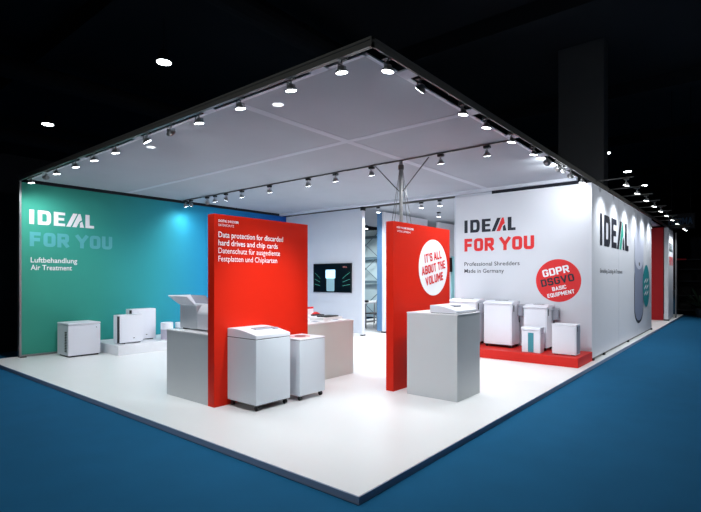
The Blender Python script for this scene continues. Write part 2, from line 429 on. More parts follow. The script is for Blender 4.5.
wo = struct(boxes('wall_front', [(9.65, 16.5, 2.2, 2.3, 0.04, 3.235)], 'wall_white'), 'white outer booth wall along the aisle')
boxes('seam', [(11.9, 11.907, 2.197, 2.2, 0.04, 3.23), (14.2, 14.207, 2.197, 2.2, 0.04, 3.23)], 'wall_grey', wo)
for X in (9.60, 10.45, 12.9, 16.4):
    boxes('levelling_foot', [(X - .05, X + .05, 2.17, 2.33, 0.0, 0.04)], 'black', wo)
boxes('base_rail', [(9.65, 16.5, 2.2, 2.3, 0.012, 0.04)], 'alu_dark', wo)
fo = face_y(2.2)
ideal_logo(fo, 10.16, 2.13, 2.82, 0.62, 'print_dark', 'print_teal', wo)
put_text('lettering', fo, 'Shredding, Cutting, Air Treatment', 10.17, 1.60, 2.1, 0.085, 'print_dark', wo, 0.0)
# printed air purifier: a tall rounded shape
def capsule(cx, z0, z1, rx, rz, n=16):
    pts = []
    for k in range(n + 1): a = PI + PI * k / n; pts.append((cx + rx * math.cos(a), z0 + rz + rz * math.sin(a)))
    for k in range(n + 1): a = PI * k / n; pts.append((cx + rx * math.cos(a), z1 - rz + rz * math.sin(a)))
    return pts
polys('purifier_print_rim', fo, [capsule(14.42, 0.33, 1.9, 0.68, 0.42)], 'print_dark', wo, 0.002)
polys('purifier_print', fo, [capsule(14.42, 0.40, 2.82, 0.63, 0.40)], 'print_slate', wo, 0.004)
polys('purifier_print_top', fo, [capsule(14.42, 1.72, 2.86, 0.66, 0.38)], 'print_pale', wo, 0.006)
polys('purifier_print_button', fo, [disc_pts(14.42, 1.86, 0.07, 0.05)], 'print_dark', wo, 0.008)
polys('round_badge', fo, [disc_pts(15.52, 1.28, 0.56, 0.58)], 'badge_teal', wo, 0.008)
polys('badge_stroke', fo, [[(15.2 + a, 1.35 - k * .17), (15.5 + a, 1.45 - k * .17), (15.5 + a, 1.51 - k * .17), (15.2 + a, 1.41 - k * .17)] for k in range(3) for a in (0.0, 0.33)], 'print_white', wo, 0.011)

# far end: red wall, next white wall
struct(boxes('wall_red', [(20.3, 20.4, 2.35, 8.5, 0.0, 3.3)], 'dark_red'), 'red wall at the far end of the booth')
wf = struct(boxes('wall_front.001', [(20.45, 21.75, 2.2, 2.3, 0.04, 3.25)], 'wall_white'), 'far white outer wall with the logo seen edge on')
boxes('wall_end', [(20.2, 20.45, 2.19, 2.31, 0.04, 3.28)], 'print_white', wf)
boxes('levelling_foot', [(20.2, 20.4, 2.17, 2.33, 0.0, 0.04)], 'black', wf)
ff = face_y(2.2)
ideal_logo(ff, 20.55, 2.45, 0.95, 0.32, 'print_dark', 'print_teal', wf)
put_block('lettering', ff, 'FOR YOU', 20.55, 1.95, 1.0, 0.32, 'print_red', wf, 0.24)
struct(boxes('booth_ceiling.001', [(17.2, 20.4, 2.45, 10.5, 3.36, 3.38)], 'wall_grey'), 'pale canopy at the far end of the booth')

# steel lattice and frosted cladding seen through the opening
lw = struct(boxes('window_1', [(14.86, 14.89, 9.5, 11.98, 0.0, 3.33)], 'frosted'), 'frosted cladding panels behind the lattice')
bm = bmesh.new()
for Y in (9.6, 10.75, 11.9): box(bm, 14.7, 14.78, Y - .04, Y + .04, 0, 3.33)
for z in (1.35, 2.25, 3.05): box(bm, 14.70, 14.76, 9.5, 11.95, z - .05, z + .05)
for Y in (9.6, 10.75):
    for z in (0.02, 1.4, 2.3):
        tube(bm, (14.66, Y, z), (14.66, Y + 1.15, z + .9), 0.016, 6); tube(bm, (14.66, Y + 1.15, z), (14.66, Y, z + .9), 0.016, 6)
obj('lattice', bm, 'steel_blue', lw)

# ================================================================== mast, rails
mast = thing('support_mast', 'slim grey steel mast behind the red panel with the round white badge', 'mast', (6.37, 4.22, 0))
bm = bmesh.new(); tube(bm, (0, 0, 0.012), (0, 0, 3.333), 0.03, 16); obj('pole', bm, 'alu', mast, smooth=False)
bm = bmesh.new(); box(bm, -.12, .12, -.12, .12, 0, .012); obj('base_plate', bm, 'alu_dark', mast)
for s in (-1, 1):
    bm = bmesh.new(); tube(bm, (0, s * .03, 2.86), (0, s * .50, 3.325), 0.008, 8); obj('brace', bm, 'alu_dark', mast)
boxes('spreader', [(-.27, .27, -.015, .015, 1.88, 1.91), (-.015, .015, -.27, .27, 1.911, 1.94)], 'alu_dark', mast)
for a, b in ((.26, 0), (-.26, 0), (0, -.26), (0, .26)):
    bm = bmesh.new(); tube(bm, (a * .08, b * .08, 3.25), (a, b, 1.92), 0.0045, 6); obj('guy_wire', bm, 'alu_dark', mast)
bm = bmesh.new(); tube(bm, (0, 0, 3.2), (0, 0, 3.27), 0.045, 16); obj('collar', bm, 'alu_dark', mast)

rl = thing('lighting_rail', 'thin dark rail crossing the ceiling over the slim mast', 'rail', (6.37, 2.48, 3.348))
boxes('rail_tube', [(-.012, .012, 0, 8.0, -.012, .006)], 'alu_dark', rl)
for Y in (0.25, 1.0, 2.2, 3.0, 4.8, 5.6, 6.3, 7.0, 7.6):
    boxes('rail_clip', [(-.03, .03, Y - .16, Y + .16, -.0155, -.0125)], 'alu', rl)
rl2 = thing('lighting_rail', 'thin rail under the ceiling at the far side by the television wall', 'rail', (9.99, 4.95, 3.335))
boxes('rail_tube', [(-.02, .02, 0, 5.5, -.02, .02)], 'alu_dark', rl2)

# ================================================================== spotlights
def make_spot():
    """origin = centre of the lens; the head can be turned about it"""
    t = thing('spotlight', '', 'spotlight')
    bm = bmesh.new(); box(bm, -.03, .03, -.045, .045, .095, .130)
    obj('clamp', bm, 'black', t, bevel=0.004)
    bm = bmesh.new(); tube(bm, (0, 0, .096), (0, 0, .055), .008, 8)
    box(bm, -.05, .05, -.006, .006, .052, .06); box(bm, -.05, -.044, -.006, .006, .012, .055); box(bm, .044, .05, -.006, .006, .012, .055)
    obj('yoke', bm, 'alu', t)
    head = obj('head', (lambda b: (lathe(b, [(.016, .05), (.024, .046), (.030, .03), (.046, .012), (.057, .004), (.057, -.006), (.05, -.008)], 28), b)[1])(bmesh.new()), 'alu', t, smooth=False)
    bm = bmesh.new(); lathe(bm, [(.05, -.0075), (.05, -.0095), (.03, -.013), (.005, -.014)], 28)
    obj('lens', bm, 'lens', head, smooth=True)
    ld = bpy.data.lights.new('spot_beam', 'SPOT'); ld.energy = SPOT_W; ld.color = LAMP_COLOR
    ld.spot_size = math.radians(168); ld.spot_blend = 1.0; ld.shadow_soft_size = 0.05
    lo = bpy.data.objects.new('spot_beam', ld); COL.objects.link(lo); lo.parent = head; lo.location = (0, 0, -.03)
    return t
spot0 = make_spot(); used = [False]
def wash_data(w, size, blend=1.0):
    ld = bpy.data.lights.new('spot_beam', 'SPOT'); ld.energy = w; ld.color = LAMP_COLOR
    ld.spot_size = math.radians(size); ld.spot_blend = blend; ld.shadow_soft_size = 0.05
    return ld
WASH = wash_data(WASH_W, 95)
MID = wash_data(100, 168)
RWALL = wash_data(22, 110)
GLOW = wash_data(34, 165)
EDGE = wash_data(60, 140)
PANEL = wash_data(390, 38)
OUTER = wash_data(75, 120)
DIM = wash_data(24, 150)
BACK = wash_data(180, 168)
def spot(x, y, z, label, group, aim=(0, 0, -1), data=None, top=None):
    t = spot0 if not used[0] else copy_tree(spot0)
    used[0] = True
    t.location = (x, y, z); tag(t, label, 'spotlight', group)
    head = [c for c in t.children if c.name.startswith('head')][0]
    head.rotation_euler = (-Vector(aim)).to_track_quat('Z', 'Y').to_euler()
    beam = [c for c in head.children if c.name.startswith('spot_beam')][0]
    if data: beam.data = data
    return t
num = ['first', 'second', 'third', 'fourth', 'fifth', 'sixth', 'seventh', 'eighth', 'ninth', 'tenth', 'eleventh', 'twelfth', 'thirteenth', 'fourteenth']
gL = 'spotlights along the left edge of the canopy'
left = [(10.13, 0), (9.41, 1), (8.93, 0), (8.15, 0), (7.49, 0), (6.80, 0), (5.93, 2), (5.36, 1), (4.77, 0), (4.03, 0), (3.28, 0), (2.66, 0)]
for i, (y, k) in enumerate(left):
    aim = {0: (.18, 0, -1), 1: (1, .5, -.75), 2: (.6, -.2, -1)}[k]
    if i == 1: aim = (.5, 1, -.9)
    kind = 'glowing spotlight' if k != 1 else 'dark-backed spotlight turned away'
    spot(3.11, y, 3.245, f'{kind} on the left canopy edge, {num[i]} from the green wall', gL, aim, WASH if k == 1 else None)
gR = 'spotlights along the right edge of the canopy'
right = [(3.34, 0), (3.86, 1), (4.73, 0), (5.32, 0), (6.09, 0), (6.91, 0), (7.51, 3), (8.05, 2), (8.28, 1), (8.75, 4), (9.47, 5)]
for i, (x, k) in enumerate(right):
    aim = {0: (0, .18, -1), 1: (.1, 1, -.9), 2: (1, .5, -.1), 3: (1, .4, -.15), 4: (1, .35, -.5), 5: (.1, .1, -1)}[k]
    data = None
    if k == 0: data = EDGE
    if x == 3.86: aim = (.07, 1, -.90); data = PANEL
    elif k in (1, 4): data = RWALL
    elif k in (2, 3): data = GLOW
    if k == 5: data = DIM
    kind = 'dark-backed spotlight turned away' if k in (1, 4) else 'glowing spotlight'
    spot(x, 2.345, 3.245, f'{kind} on the right canopy edge, {num[i]} from the front corner', gR, aim, data)
gM = 'spotlights on the rail across the ceiling'
mid = [(2.80, 0), (3.52, 0), (4.80, 0), (5.59, 0), (6.26, 0), (7.33, 0), (8.20, 0), (8.75, 1), (9.15, 0), (9.45, 2), (10.10, 1), (10.32, 0)]
for i, (y, k) in enumerate(mid):
    aim = {0: (.35, .1, -1), 1: (-.2, .7, -1), 2: (.4, .8, -.8)}[k]
    kind = 'small glowing spotlight' if k != 2 else 'small dark-backed spotlight'
    spot(6.37, y, 3.201, f'{kind} on the rail over the mast, {num[i]} from the right canopy edge', gM, aim, RWALL if k else (DIM if i == 11 else MID))
gF = 'spotlights on the far rail'
for i, (x, y) in enumerate(((10.0, 7.32), (10.0, 6.05), (10.0, 5.55))):
    spot(x, y, 3.184, f'small glowing spotlight under the far ceiling, {num[i]} from the television wall', gF, data=BACK)
for x, y in ((12.1, 6.75), (13.5, 10.4), (13.3, 11.2), (12.2, 10.0), (12.6, 3.6), (15.2, 5.6)):  # the two heads before the lattice are added to brighten it
    spot(x, y, 3.229, {6.75: 'very bright spotlight far behind the badge panel', 10.4: 'added spotlight brightening the lattice in the back room', 11.2: 'added spotlight brightening the lattice, nearest the black curtain', 10.0: 'spotlight over the meeting table', 3.6: 'spotlight inside the closed cabin behind the white wall', 5.6: 'spotlight in the passage behind the partition'}[y], 'spotlights over the back rooms', data=BACK)
# outer row on arms, over the aisle wall
gO = 'arm spotlights along the aisle wall'
def arm_spot(x, i, lab):
    t = spot(x, 1.77, 3.235, lab, gO, (0, .28, -1), OUTER)
    bm = bmesh.new(); tube(bm, (0, -.12, .142), (0, .515, .142), 0.012, 8); obj('arm', bm, 'alu_dark', t)
for i, x in enumerate((10.25, 11.4, 12.55, 13.7, 14.85, 16.0)):
    arm_spot(x, i, f'glowing spotlight on an arm over the aisle wall, {num[i]} from the wall corner')
for i, x in enumerate((17.3, 18.6, 20.75, 21.35)):
    arm_spot(x, i, f'distant spotlight on an arm past the aisle wall, {num[i]} after its end')
for i, (x, y) in enumerate(((17.5, 2.6), (18.5, 2.62), (19.4, 2.62))):
    spot(x, y, 3.229, f'spotlight in the gap before the far red wall, {num[i]} from the near side', 'spotlights at the far opening', data=DIM)

# hall lamps, seen against the dark ceiling and through the mesh ceiling
def make_hall_lamp():
    t = thing('hall_lamp', '', 'ceiling lamp')
    bm = bmesh.new(); lathe(bm, [(.05, .35), (.12, .33), (.16, .16), (.24, .02), (.24, -.01), (.215, -.012)], 28); obj('housing', bm, 'hall_wall', t)
    bm = bmesh.new(); tube(bm, (0, 0, .33), (0, 0, 1.3), .012, 6); obj('cord', bm, 'hall_wall', t)
    bm = bmesh.new(); lathe(bm, [(.21, -.011), (.21, -.02), (.03, -.03)], 28); obj('lens', bm, 'hall_lens', t)
    ld = bpy.data.lights.new('hall_beam', 'SPOT'); ld.energy = HALL_W; ld.color = LAMP_COLOR
    ld.spot_size = math.radians(140); ld.spot_blend = 1.0; ld.shadow_soft_size = 0.22
    lo = bpy.data.objects.new('hall_beam', ld); COL.objects.link(lo); lo.parent = t; lo.location = (0, 0, -.06)
    return t
h0 = make_hall_lamp(); first = True
hall = [(7.65, 13.58, 'nearer bright round lamp under the black hall ceiling, upper left'),
        (7.62, 22.85, 'farther small round lamp under the black hall ceiling, left'),
        (12.24, 13.6, 'large hall lamp glowing through the mesh ceiling near the left canopy edge'),
        (12.21, 22.9, 'small hall lamp glowing through the mesh ceiling beyond the canopy edge'),
        (12.17, 31.0, 'smallest hall lamp glowing through the mesh ceiling over the green wall'),
        (27.85, 5.74, 'nearest of the round hall lamps beside the dark column'),
        (33.5, 5.71, 'middle of the round hall lamps beside the dark column'),
        (39.3, 5.69, 'farthest of the round hall lamps beside the dark column')]
for x, y, lab in hall + [(x, y, '') for x, y in ((7.65, -4.8), (12.2, -4.8), (16.8, -4.8))]:
    t = h0 if first else copy_tree(h0)
    first = False
    t.location = (x, y, 8.0)
    tag(t, lab or 'round hall lamp above the aisle outside the picture', 'ceiling lamp', 'hall ceiling lamps')

FILL_FLOOD = wash_data(800, 85); FILL_FLOOD.shadow_soft_size = 0.3  # fill floods added out of view to brighten the outward faces
for x, y, z, w, to, lab in ((-7.5, 2.0, 4.6, 1100, (5, 5.5, 1.0), 'added fill floodlight out of view turned on the stand, left one'), (12.0, -9.0, 4.6, 2000, (11.0, 2.5, 1.5), 'added fill floodlight out of view turned on the stand, right one')):
    t = copy_tree(h0); t.location = (x, y, z); tag(t, lab, 'ceiling lamp', 'added fill floodlights')
    t.rotation_euler = (-(Vector(to) - t.location)).to_track_quat('Z', 'Y').to_euler()
    fd = wash_data(w, 56); fd.shadow_soft_size = 0.3
    [c for c in t.children if c.name.startswith('hall_beam')][0].data = fd

# ================================================================== red panels
def lines_panel(t, loc, size, name='board'):
    return boxes(name, [(0, size[0], 0, size[1], 0, size[2])], 'red', t, bevel=0.003)
p1 = thing('freestanding_display', 'tall red panel with white text on data protection for hard drives', 'display panel', (3.305, 4.765, 0), 0, 'red display panels')
lines_panel(p1, None, (1.535, 0.125, 2.245))
f1 = face_y(-0.001); 
put_text('lettering', f1, 'DIGITAL SHREDDER', .056, 2.155, .29, .028, 'print_white', p1, 0.014)
put_text('lettering', f1, 'DATENSCHUTZ', .056, 2.105, .22, .028, 'print_white', p1, 0.0)
for s, y, w, b in (('Data protection for discarded', 1.977, 1.01, .010), ('hard drives and chip cards', 1.882, .915, .010),
                   ('Datenschutz für ausgediente', 1.790, .955, 0.0), ('Festplatten und Chipkarten', 1.695, .905, 0.0)):
    put_text('lettering', f1, s, .056, y, w, .066, 'print_white', p1, b)
p2 = thing('freestanding_display', 'tall red panel with a round white badge beside the grey pedestal', 'display panel', (5.282, 3.62, 0), 0, 'red display panels')
lines_panel(p2, None, (1.553, 0.12, 2.255))
put_text('lettering', f1, 'HIGH VOLUME SHREDDER', .075, 2.165, .42, .026, 'print_white', p2, 0.014)
put_text('lettering', f1, 'VOLUMEN', .075, 2.115, .33, .026, 'print_white', p2, 0.0)
polys('badge', f1, [disc_pts(1.045, 1.655, .42, .415)], 'print_white', p2, 0.003)
rot2 = math.radians(10)
put_block('badge_lettering', f1, "IT'S ALL", 0, 0, .50, .125, 'print_red', p2, .2, rot2, (1.03, 1.82), .006)
put_block('badge_lettering', f1, 'ABOUT THE', 0, 0, .70, .125, 'print_red', p2, .2, rot2, (1.05, 1.655), .006)
put_block('badge_lettering', f1, 'VOLUME', 0, 0, .52, .125, 'print_red', p2, .2, rot2, (1.07, 1.49), .006)

# ================================================================== counters and podiums
c1 = thing('pedestal', 'tall light grey pedestal in front of the red badge panel', 'pedestal', (5.31, 2.712, 0))
boxes('body', [(0, .635, 0, .715, 0, 1.045)], 'counter', c1, bevel=0.003)
boxes('top', [(-.004, .639, -.004, .719, 1.045, 1.06)], 'counter_top', c1, bevel=0.003)
c2 = thing('counter', 'low grey counter left of the text panel carrying a white machine', 'counter', (3.312, 4.895, 0))
boxes('body', [(0, .62, 0, .915, 0, .822)], 'counter', c2, bevel=0.003)
boxes('top', [(-.004, .624, -.002, .919, .822, .838)], 'counter_top', c2, bevel=0.003)
c3 = thing('counter', 'low pale counter behind the text panel with brochures on top', 'counter', (4.85, 4.82, 0))
boxes('body', [(0, 1.07, 0, .9, 0, .828)], 'counter_warm', c3, bevel=0.003)
boxes('top', [(0, 1.074, -.004, .904, .828, .845)], 'counter_top', c3, bevel=0.003)
tag(boxes('podium', [(4.34, 8.0, 9.38, 10.58, 0, .19)], 'podium_white', bevel=0.006), 'low white podium in front of the green and blue wall', 'podium')
tag(boxes('podium', [(8.6, 9.545, 2.19, 5.5, 0, .163)], 'red_podium', bevel=0.004), 'low red podium under the row of shredders', 'podium')

# ================================================================== shredders
def lid_profile(bm, x0, x1, y0, y1, z, hf, hb, n=8):
    """curved lid: low edge height hf at y0, high edge hb at y1, extruded along x"""
    pts = [(y0, z), (y0, z + hf)]
    for k in range(1, n + 1):
        t = k / n; pts.append((y0 + (y1 - y0) * t, z + hf + (hb - hf) * math.sin(t * PI / 2 * 1.15) / math.sin(PI / 2 * 1.15 if 1.15 < 1 else PI / 2)))
    pts.append((y1, z))
    prism(bm, pts, 'x', x0, x1)
def caster(parent, x, y, r=.028):
    bm = bmesh.new(); tube(bm, (x - .014, y, r), (x + .014, y, r), r, 16); box(bm, x - .018, x + .018, y - .012, y + .012, r, r * 2 + .006)
    obj('caster', bm, 'black', parent)

# large shredder with curved lid, right of the text panel
s1 = thing('shredder', 'large light grey shredder on castors in front of the red text panel', 'shredder', (3.485, 4.235, 0))
boxes('cabinet', [(0, .52, 0, .525, .07, .805)], 'shell', s1, bevel=0.006)
boxes('seam', [(.004, .516, .004, .521, .805, .812)], 'seam', s1)
bm = bmesh.new(); lid_profile(bm, 0, .52, 0, .525, .812, .042, .10); obj('lid', bm, 'shell_white', s1, bevel=0.006)
bm = bmesh.new(); box(bm, .16, .40, .20, .30, .88, .911); obj('feed_slot', bm, 'shell_grey', s1, bevel=0.01)
boxes('control_panel', [(.41, .48, .16, .32, .888, .906)], 'shell_grey', s1, bevel=0.004)
boxes('slot_mouth', [(.18, .38, .235, .262, .9, .9125)], 'black', s1)
boxes('underframe', [(.02, .50, .02, .505, .058, .07)], 'seam', s1)
for a in (.045, .475):
    for b in (.045, .48): caster(s1, a, b)
# smaller one with round opening
s2 = thing('shredder', 'smaller grey media shredder with a round opening on castors, right of the large one', 'shredder', (4.13, 4.20, 0))
boxes('cabinet', [(0, .45, 0, .42, .06, .735)], 'shell', s2, bevel=0.006)
boxes('lid', [(-.003, .453, -.003, .423, .739, .757)], 'shell_white', s2, bevel=0.005)
boxes('seam', [(.003, .447, .003, .417, .735, .739)], 'seam', s2)
bm = bmesh.new(); lathe(bm, [(.13, .757), (.13, .763), (.10, .766), (.095, .760), (.0951, .759)], 32, Matrix.Translation((.20, .20, 0))); obj('opening_ring', bm, mat('rose_ring', srgb(214, 170, 176), 0.5), s2)
bm = bmesh.new(); lathe(bm, [(.07, .7605), (.07, .7675)], 28, Matrix.Translation((.20, .20, 0))); obj('round_opening', bm, mat('dark_red_opening', srgb(120, 40, 40), 0.5), s2)
for a in (.045, .41):
    for b in (.045, .375): caster(s2, a, b, .027)

# device on the tall pedestal
d1 = thing('desktop_shredder', 'flat white curved desktop device on the tall grey pedestal', 'shredder', (5.34, 2.735, 1.06))
bm = bmesh.new(); lid_profile(bm, 0, .56, 0, .37, .006, .03, .095); obj('body', bm, 'shell_white', d1, bevel=0.006)
boxes('foot_strip', [(.01, .55, .01, .36, 0, .006)], 'seam', d1)
boxes('control_panel', [(.20, .36, .12, .24, .07, .092)], 'shell_grey', d1, bevel=0.006)
boxes('feed_slot', [(.22, .34, .16, .185, .088, .0935)], 'black', d1)

def office_shredder(label, x, y, w, d, z0, h, lidh, holder=True, slot=True, feet=True, group='shredders on the red podium'):
    t = thing('shredder', label, 'shredder', (x, y, z0), 0, group)
    f = .055 if feet else .0
    boxes('cabinet', [(0, d, 0, w, f, h)], 'shell_white', t, bevel=0.006)
    boxes('door_gap', [(-.0015, 0.0, .02, .0225, f + .02, h - .02), (.02, d - .02, -.0015, 0, h - .055, h - .052)], 'shell_grey', t)
    if lidh:
        bm = bmesh.new()
        prism(bm, [(-.03, h), (-.03, h + lidh * .35), (d * .35, h + lidh), (d + .0, h + lidh), (d + .0, h)], 'y', -.01, w + .01)
        obj('lid', bm, 'shell_white', t, bevel=0.006)
        if slot:
            boxes('feed_slot', [(d * .42, d * .62, w * .28, w * .72, h + lidh - .004, h + lidh + .004)], 'black', t)
        boxes('switch', [(d * .15, d * .2, -.016, -.009, h - .14, h - .02)], 'seam', t)
    if feet:
        for a in (.045, d - .045):
            for b in (.045, w - .045): caster(t, a, b, .024)
        boxes('underframe', [(.015, d - .015, .015, w - .015, .045, f)], 'seam', t)
    if holder:
        bm = bmesh.new()
        pts = [(d * .55, -.02), (d * .72, -.09), (d * .98, -.10), (d * 1.0, -.02)]
        for z in (h - .02, h - .22):
            for (a, b), (c, e) in zip(pts, pts[1:]): tube(bm, (a, b, z), (c, e, z), .008, 6)
        box(bm, d * .70, d * .98, -.10, -.01, h - .22, h - .04)
        obj('bag_holder', bm, 'shell_grey', t, bevel=0.01)
        boxes('cable', [(d * .8, d * .83, -.03, -.015, h - .36, h - .22)], 'seam', t)
    return t
office_shredder('large white shredder on the red podium, half hidden behind the grey pedestal', 8.98, 4.17, .60, .42, .163, .85, .06)
office_shredder('large white shredder with side holder, between the half-hidden one and the windowed bin', 9.02, 3.47, .56, .40, .163, .835, .06)
office_shredder('white shredder standing behind the small bin with the teal window', 9.06, 2.84, .42, .42, .163, .785, .055)
sc = office_shredder('small white shredder with a teal window strip at the podium front', 8.74, 2.85, .33, .20, .163, .40, .0, False, False, False)
bm = bmesh.new(); prism(bm, [(-.02, .40), (-.025, .44), (.03, .455), (.205, .455), (.205, .40)], 'y', -.008, .338); obj('lid', bm, 'shell_white', sc, bevel=0.008)
boxes('window', [(-.004, .001, .118, .218, .01, .355)], 'teal_glass', sc)
sd = office_shredder('medium white shredder at the right end of the red podium, by the wall corner', 8.80, 2.27, .40, .24, .178, .488, .0, False, False, False)
boxes('foot', [(.02, .22, .03, .09, -.015, 0), (.02, .22, .31, .37, -.015, 0)], 'black', sd)
boxes('lid', [(-.004, .244, -.004, .404, .490, .522)], 'shell_white', sd, bevel=0.008)
boxes('side_panel', [(.03, .235, -.003, 0, .02, .49)], 'shell_grey', sd)
boxes('switch', [(.04, .055, -.008, -.003, .40, .49)], 'black', sd)

# ================================================================== air purifiers
a1 = thing('air_purifier', 'wide white air purifier box with side grille on the floor by the green wall', 'air purifier', (3.625, 9.845, 0))
boxes('case', [(0, .585, 0, .53, .03, .60)], 'shell_white', a1, bevel=0.008)
boxes('lid', [(-.004, .589, -.004, .534, .606, .645)], 'shell_white', a1, bevel=0.012)
boxes('base', [(.03, .56, .03, .50, 0, .03)], 'seam', a1)
boxes('grille', [(-.004, 0.002, .07, .16, .1 + k * .03, .118 + k * .03) for k in range(13)], 'black', a1)
boxes('badge', [(.50, .515, -.003, .0, .535, .55)], 'seam', a1)
def slim_purifier(label, x, y, w, h, d):
    t = thing('air_purifier', label, 'air purifier', (x, y, .19), 0, 'slim air purifiers on the white podium')
    boxes('case', [(0, w, 0, d, .02, h)], 'shell_white', t, bevel=0.01)
    boxes('grille_strip', [(-.0015, .03, -.0015, .035, .03, h - .02)], 'seam', t)
    boxes('front_cover', [(.032, w + .002, -.012, 0, .025, h - .005)], 'shell_white', t, bevel=0.004)
    boxes('foot', [(w * .12, w * .3, .01, d - .01, 0, .02), (w * .7, w * .92, .01, d - .01, 0, .02)], 'black', t)
    boxes('badge', [(w * .6, w * .66, -.0145, -.012, .10, .115)], 'seam', t)
    return t
slim_purifier('slim white air purifier at the front of the white podium with a black edge strip', 4.42, 9.56, .50, .575, .20)
slim_purifier('slim white air purifier standing behind the other on the white podium', 4.83, 9.90, .55, .66, .20)
def round_purifier(label, x, y, z, r, h):
    t = thing('round_purifier', label, 'air purifier', (x, y, z), 0, 'small round air purifiers')
    bm = bmesh.new(); lathe(bm, [(r * .96, 0), (r, .01), (r, h * .6)], 32); obj('fabric_sleeve', bm, mat('lilac_fabric', srgb(170, 165, 182), .9), t, smooth=False)
    bm = bmesh.new(); lathe(bm, [(r * 1.01, h * .6), (r * 1.01, h * .97), (r * .93, h), (r * .3, h)], 32); obj('top_ring', bm, 'shell_white', t)
round_purifier('short round air purifier with lilac sleeve on the white podium', 5.50, 9.64, .19, .125, .36)
round_purifier('short round air purifier partly hidden by the machine on the grey counter', 6.12, 10.15, .19, .11, .29)

# ================================================================== machine on the grey counter
mc = thing('hard_drive_shredder', 'white machine with an open flared hopper on the low grey counter', 'shredder', (3.46, 5.05, .838))
bm = bmesh.new()
prism(bm, [(.0, .015), (.0, .225), (.07, .33), (.42, .33), (.42, .015)], 'y', .0, .31); obj('body', bm, 'shell_white', mc, bevel=0.02, seg=3)
bm = bmesh.new(); box(bm, .0, .24, .311, .70, .015, .325); obj('hopper_body', bm, 'shell', mc, bevel=0.015)
bm = bmesh.new()
def slab(bm, pts, th):
    a = [Vector(p) for p in pts]; n = (a[1] - a[0]).cross(a[2] - a[0]).normalized() * th
    A = [bm.verts.new(p) for p in a]; B = [bm.verts.new(p + n) for p in a]; k = len(a)
    bm.faces.new(A[::-1]); bm.faces.new(B)
    for i in range(k): bm.faces.new((A[i], A[(i + 1) % k], B[(i + 1) % k], B[i]))
slab(bm, [(.0, .70, .32), (.0, .33, .32), (-.07, .42, .43), (-.07, .86, .43)], .006); obj('hopper_flap', bm, 'shell_white', mc)
bm = bmesh.new(); slab(bm, [(.0, .70, .32), (.24, .70, .32), (.26, .86, .43), (-.07, .86, .43)], .006); obj('hopper_flap', bm, 'shell_white', mc)
bm = bmesh.new(); slab(bm, [(.24, .70, .32), (.24, .34, .32), (.26, .50, .43), (.26, .86, .43)], .006); obj('hopper_flap', bm, 'shell_grey', mc)
boxes('foot', [(.03, .10, .03, .10, 0, .015), (.30, .37, .03, .10, 0, .015), (.03, .10, .60, .67, 0, .015), (.20, .27, .60, .67, 0, .015)], 'black', mc)
bm = bmesh.new(); tube(bm, (.13, .0, .07), (.13, -.03, .07), .014, 12); box(bm, .13, .22, -.026, -.018, .058, .066); obj('power_plug', bm, 'black', mc)
boxes('label_plate', [(.09, .15, -.002, .0, .115, .128)], 'print_red', mc)

# ================================================================== things on the pale counter
Z = .845
def booklet(label, x, y, w, d, rz, cover='paper', h=.006, mark=None):
    t = thing('brochure', label, 'brochure', (x, y, Z), rz, 'brochures on the pale counter')
    bm = bmesh.new()
    n = 6
    for s in (-1, 1):
        pts = [(0, 0)] + [(s * w / 2 * k / n, .004 + h * math.sin(PI * k / n) * 1.6) for k in range(n + 1)] + [(s * w / 2, 0)]
        prism(bm, pts if s > 0 else pts[::-1], 'y', -d / 2, d / 2)
    obj('pages', bm, cover, t)
    if mark: boxes('print', [(-w * .4, -w * .1, -d * .3, d * .3, h * 2.2, h * 2.4)], mark, t)
    return t
booklet('open white brochure at the front corner of the pale counter', 5.70, 4.91, .36, .14, .02, mark='print_slate')
booklet('white brochure lying beside the red text panel at the counter front', 5.26, 4.955, .30, .17, .1, mark='print_slate')
booklet('white brochure lying behind another beside the red text panel', 5.15, 5.22, .30, .20, -.1, mark='print_pale')
tag(boxes('paper_stack', [(5.42, 5.86, 5.0, 5.29, Z, Z + .045)], 'paper', bevel=0.003), 'white paper stack under the black tablet', 'paper stack')
tb = thing('tablet', 'black flat tablet lying on the white paper stack', 'tablet', (5.67, 5.14, Z + .045), .05)
boxes('body', [(-.15, .15, -.10, .10, 0, .018)], 'black', tb, bevel=0.004)
tag(boxes('paper_stack', [(5.62, 5.915, 5.34, 5.62, Z, Z + .042)], 'print_white', bevel=0.004), 'white stack of leaflets under the small red device', 'paper stack')
sp_ = thing('stapler', 'small red and black device at the back of the pale counter', 'device', (5.78, 5.46, Z + .042))
bm = bmesh.new(); prism(bm, [(-.13, 0), (-.13, .02), (-.02, .025), (.12, .012), (.12, 0)], 'y', -.035, .035); obj('base', bm, 'seam', sp_)
bm = bmesh.new(); prism(bm, [(-.12, .026), (-.05, .06), (.03, .03), (0, .026)], 'y', -.03, .03); obj('handle', bm, 'print_red', sp_)
cd = thing('card_stand', 'small white stand with a red top edge beside the red text panel', 'sign', (5.795, 5.69, Z))
boxes('board', [(-.12, .12, 0, .012, 0, .14)], 'paper', cd); boxes('header', [(-.12, .12, -.002, .014, .14, .17)], 'print_red', cd)

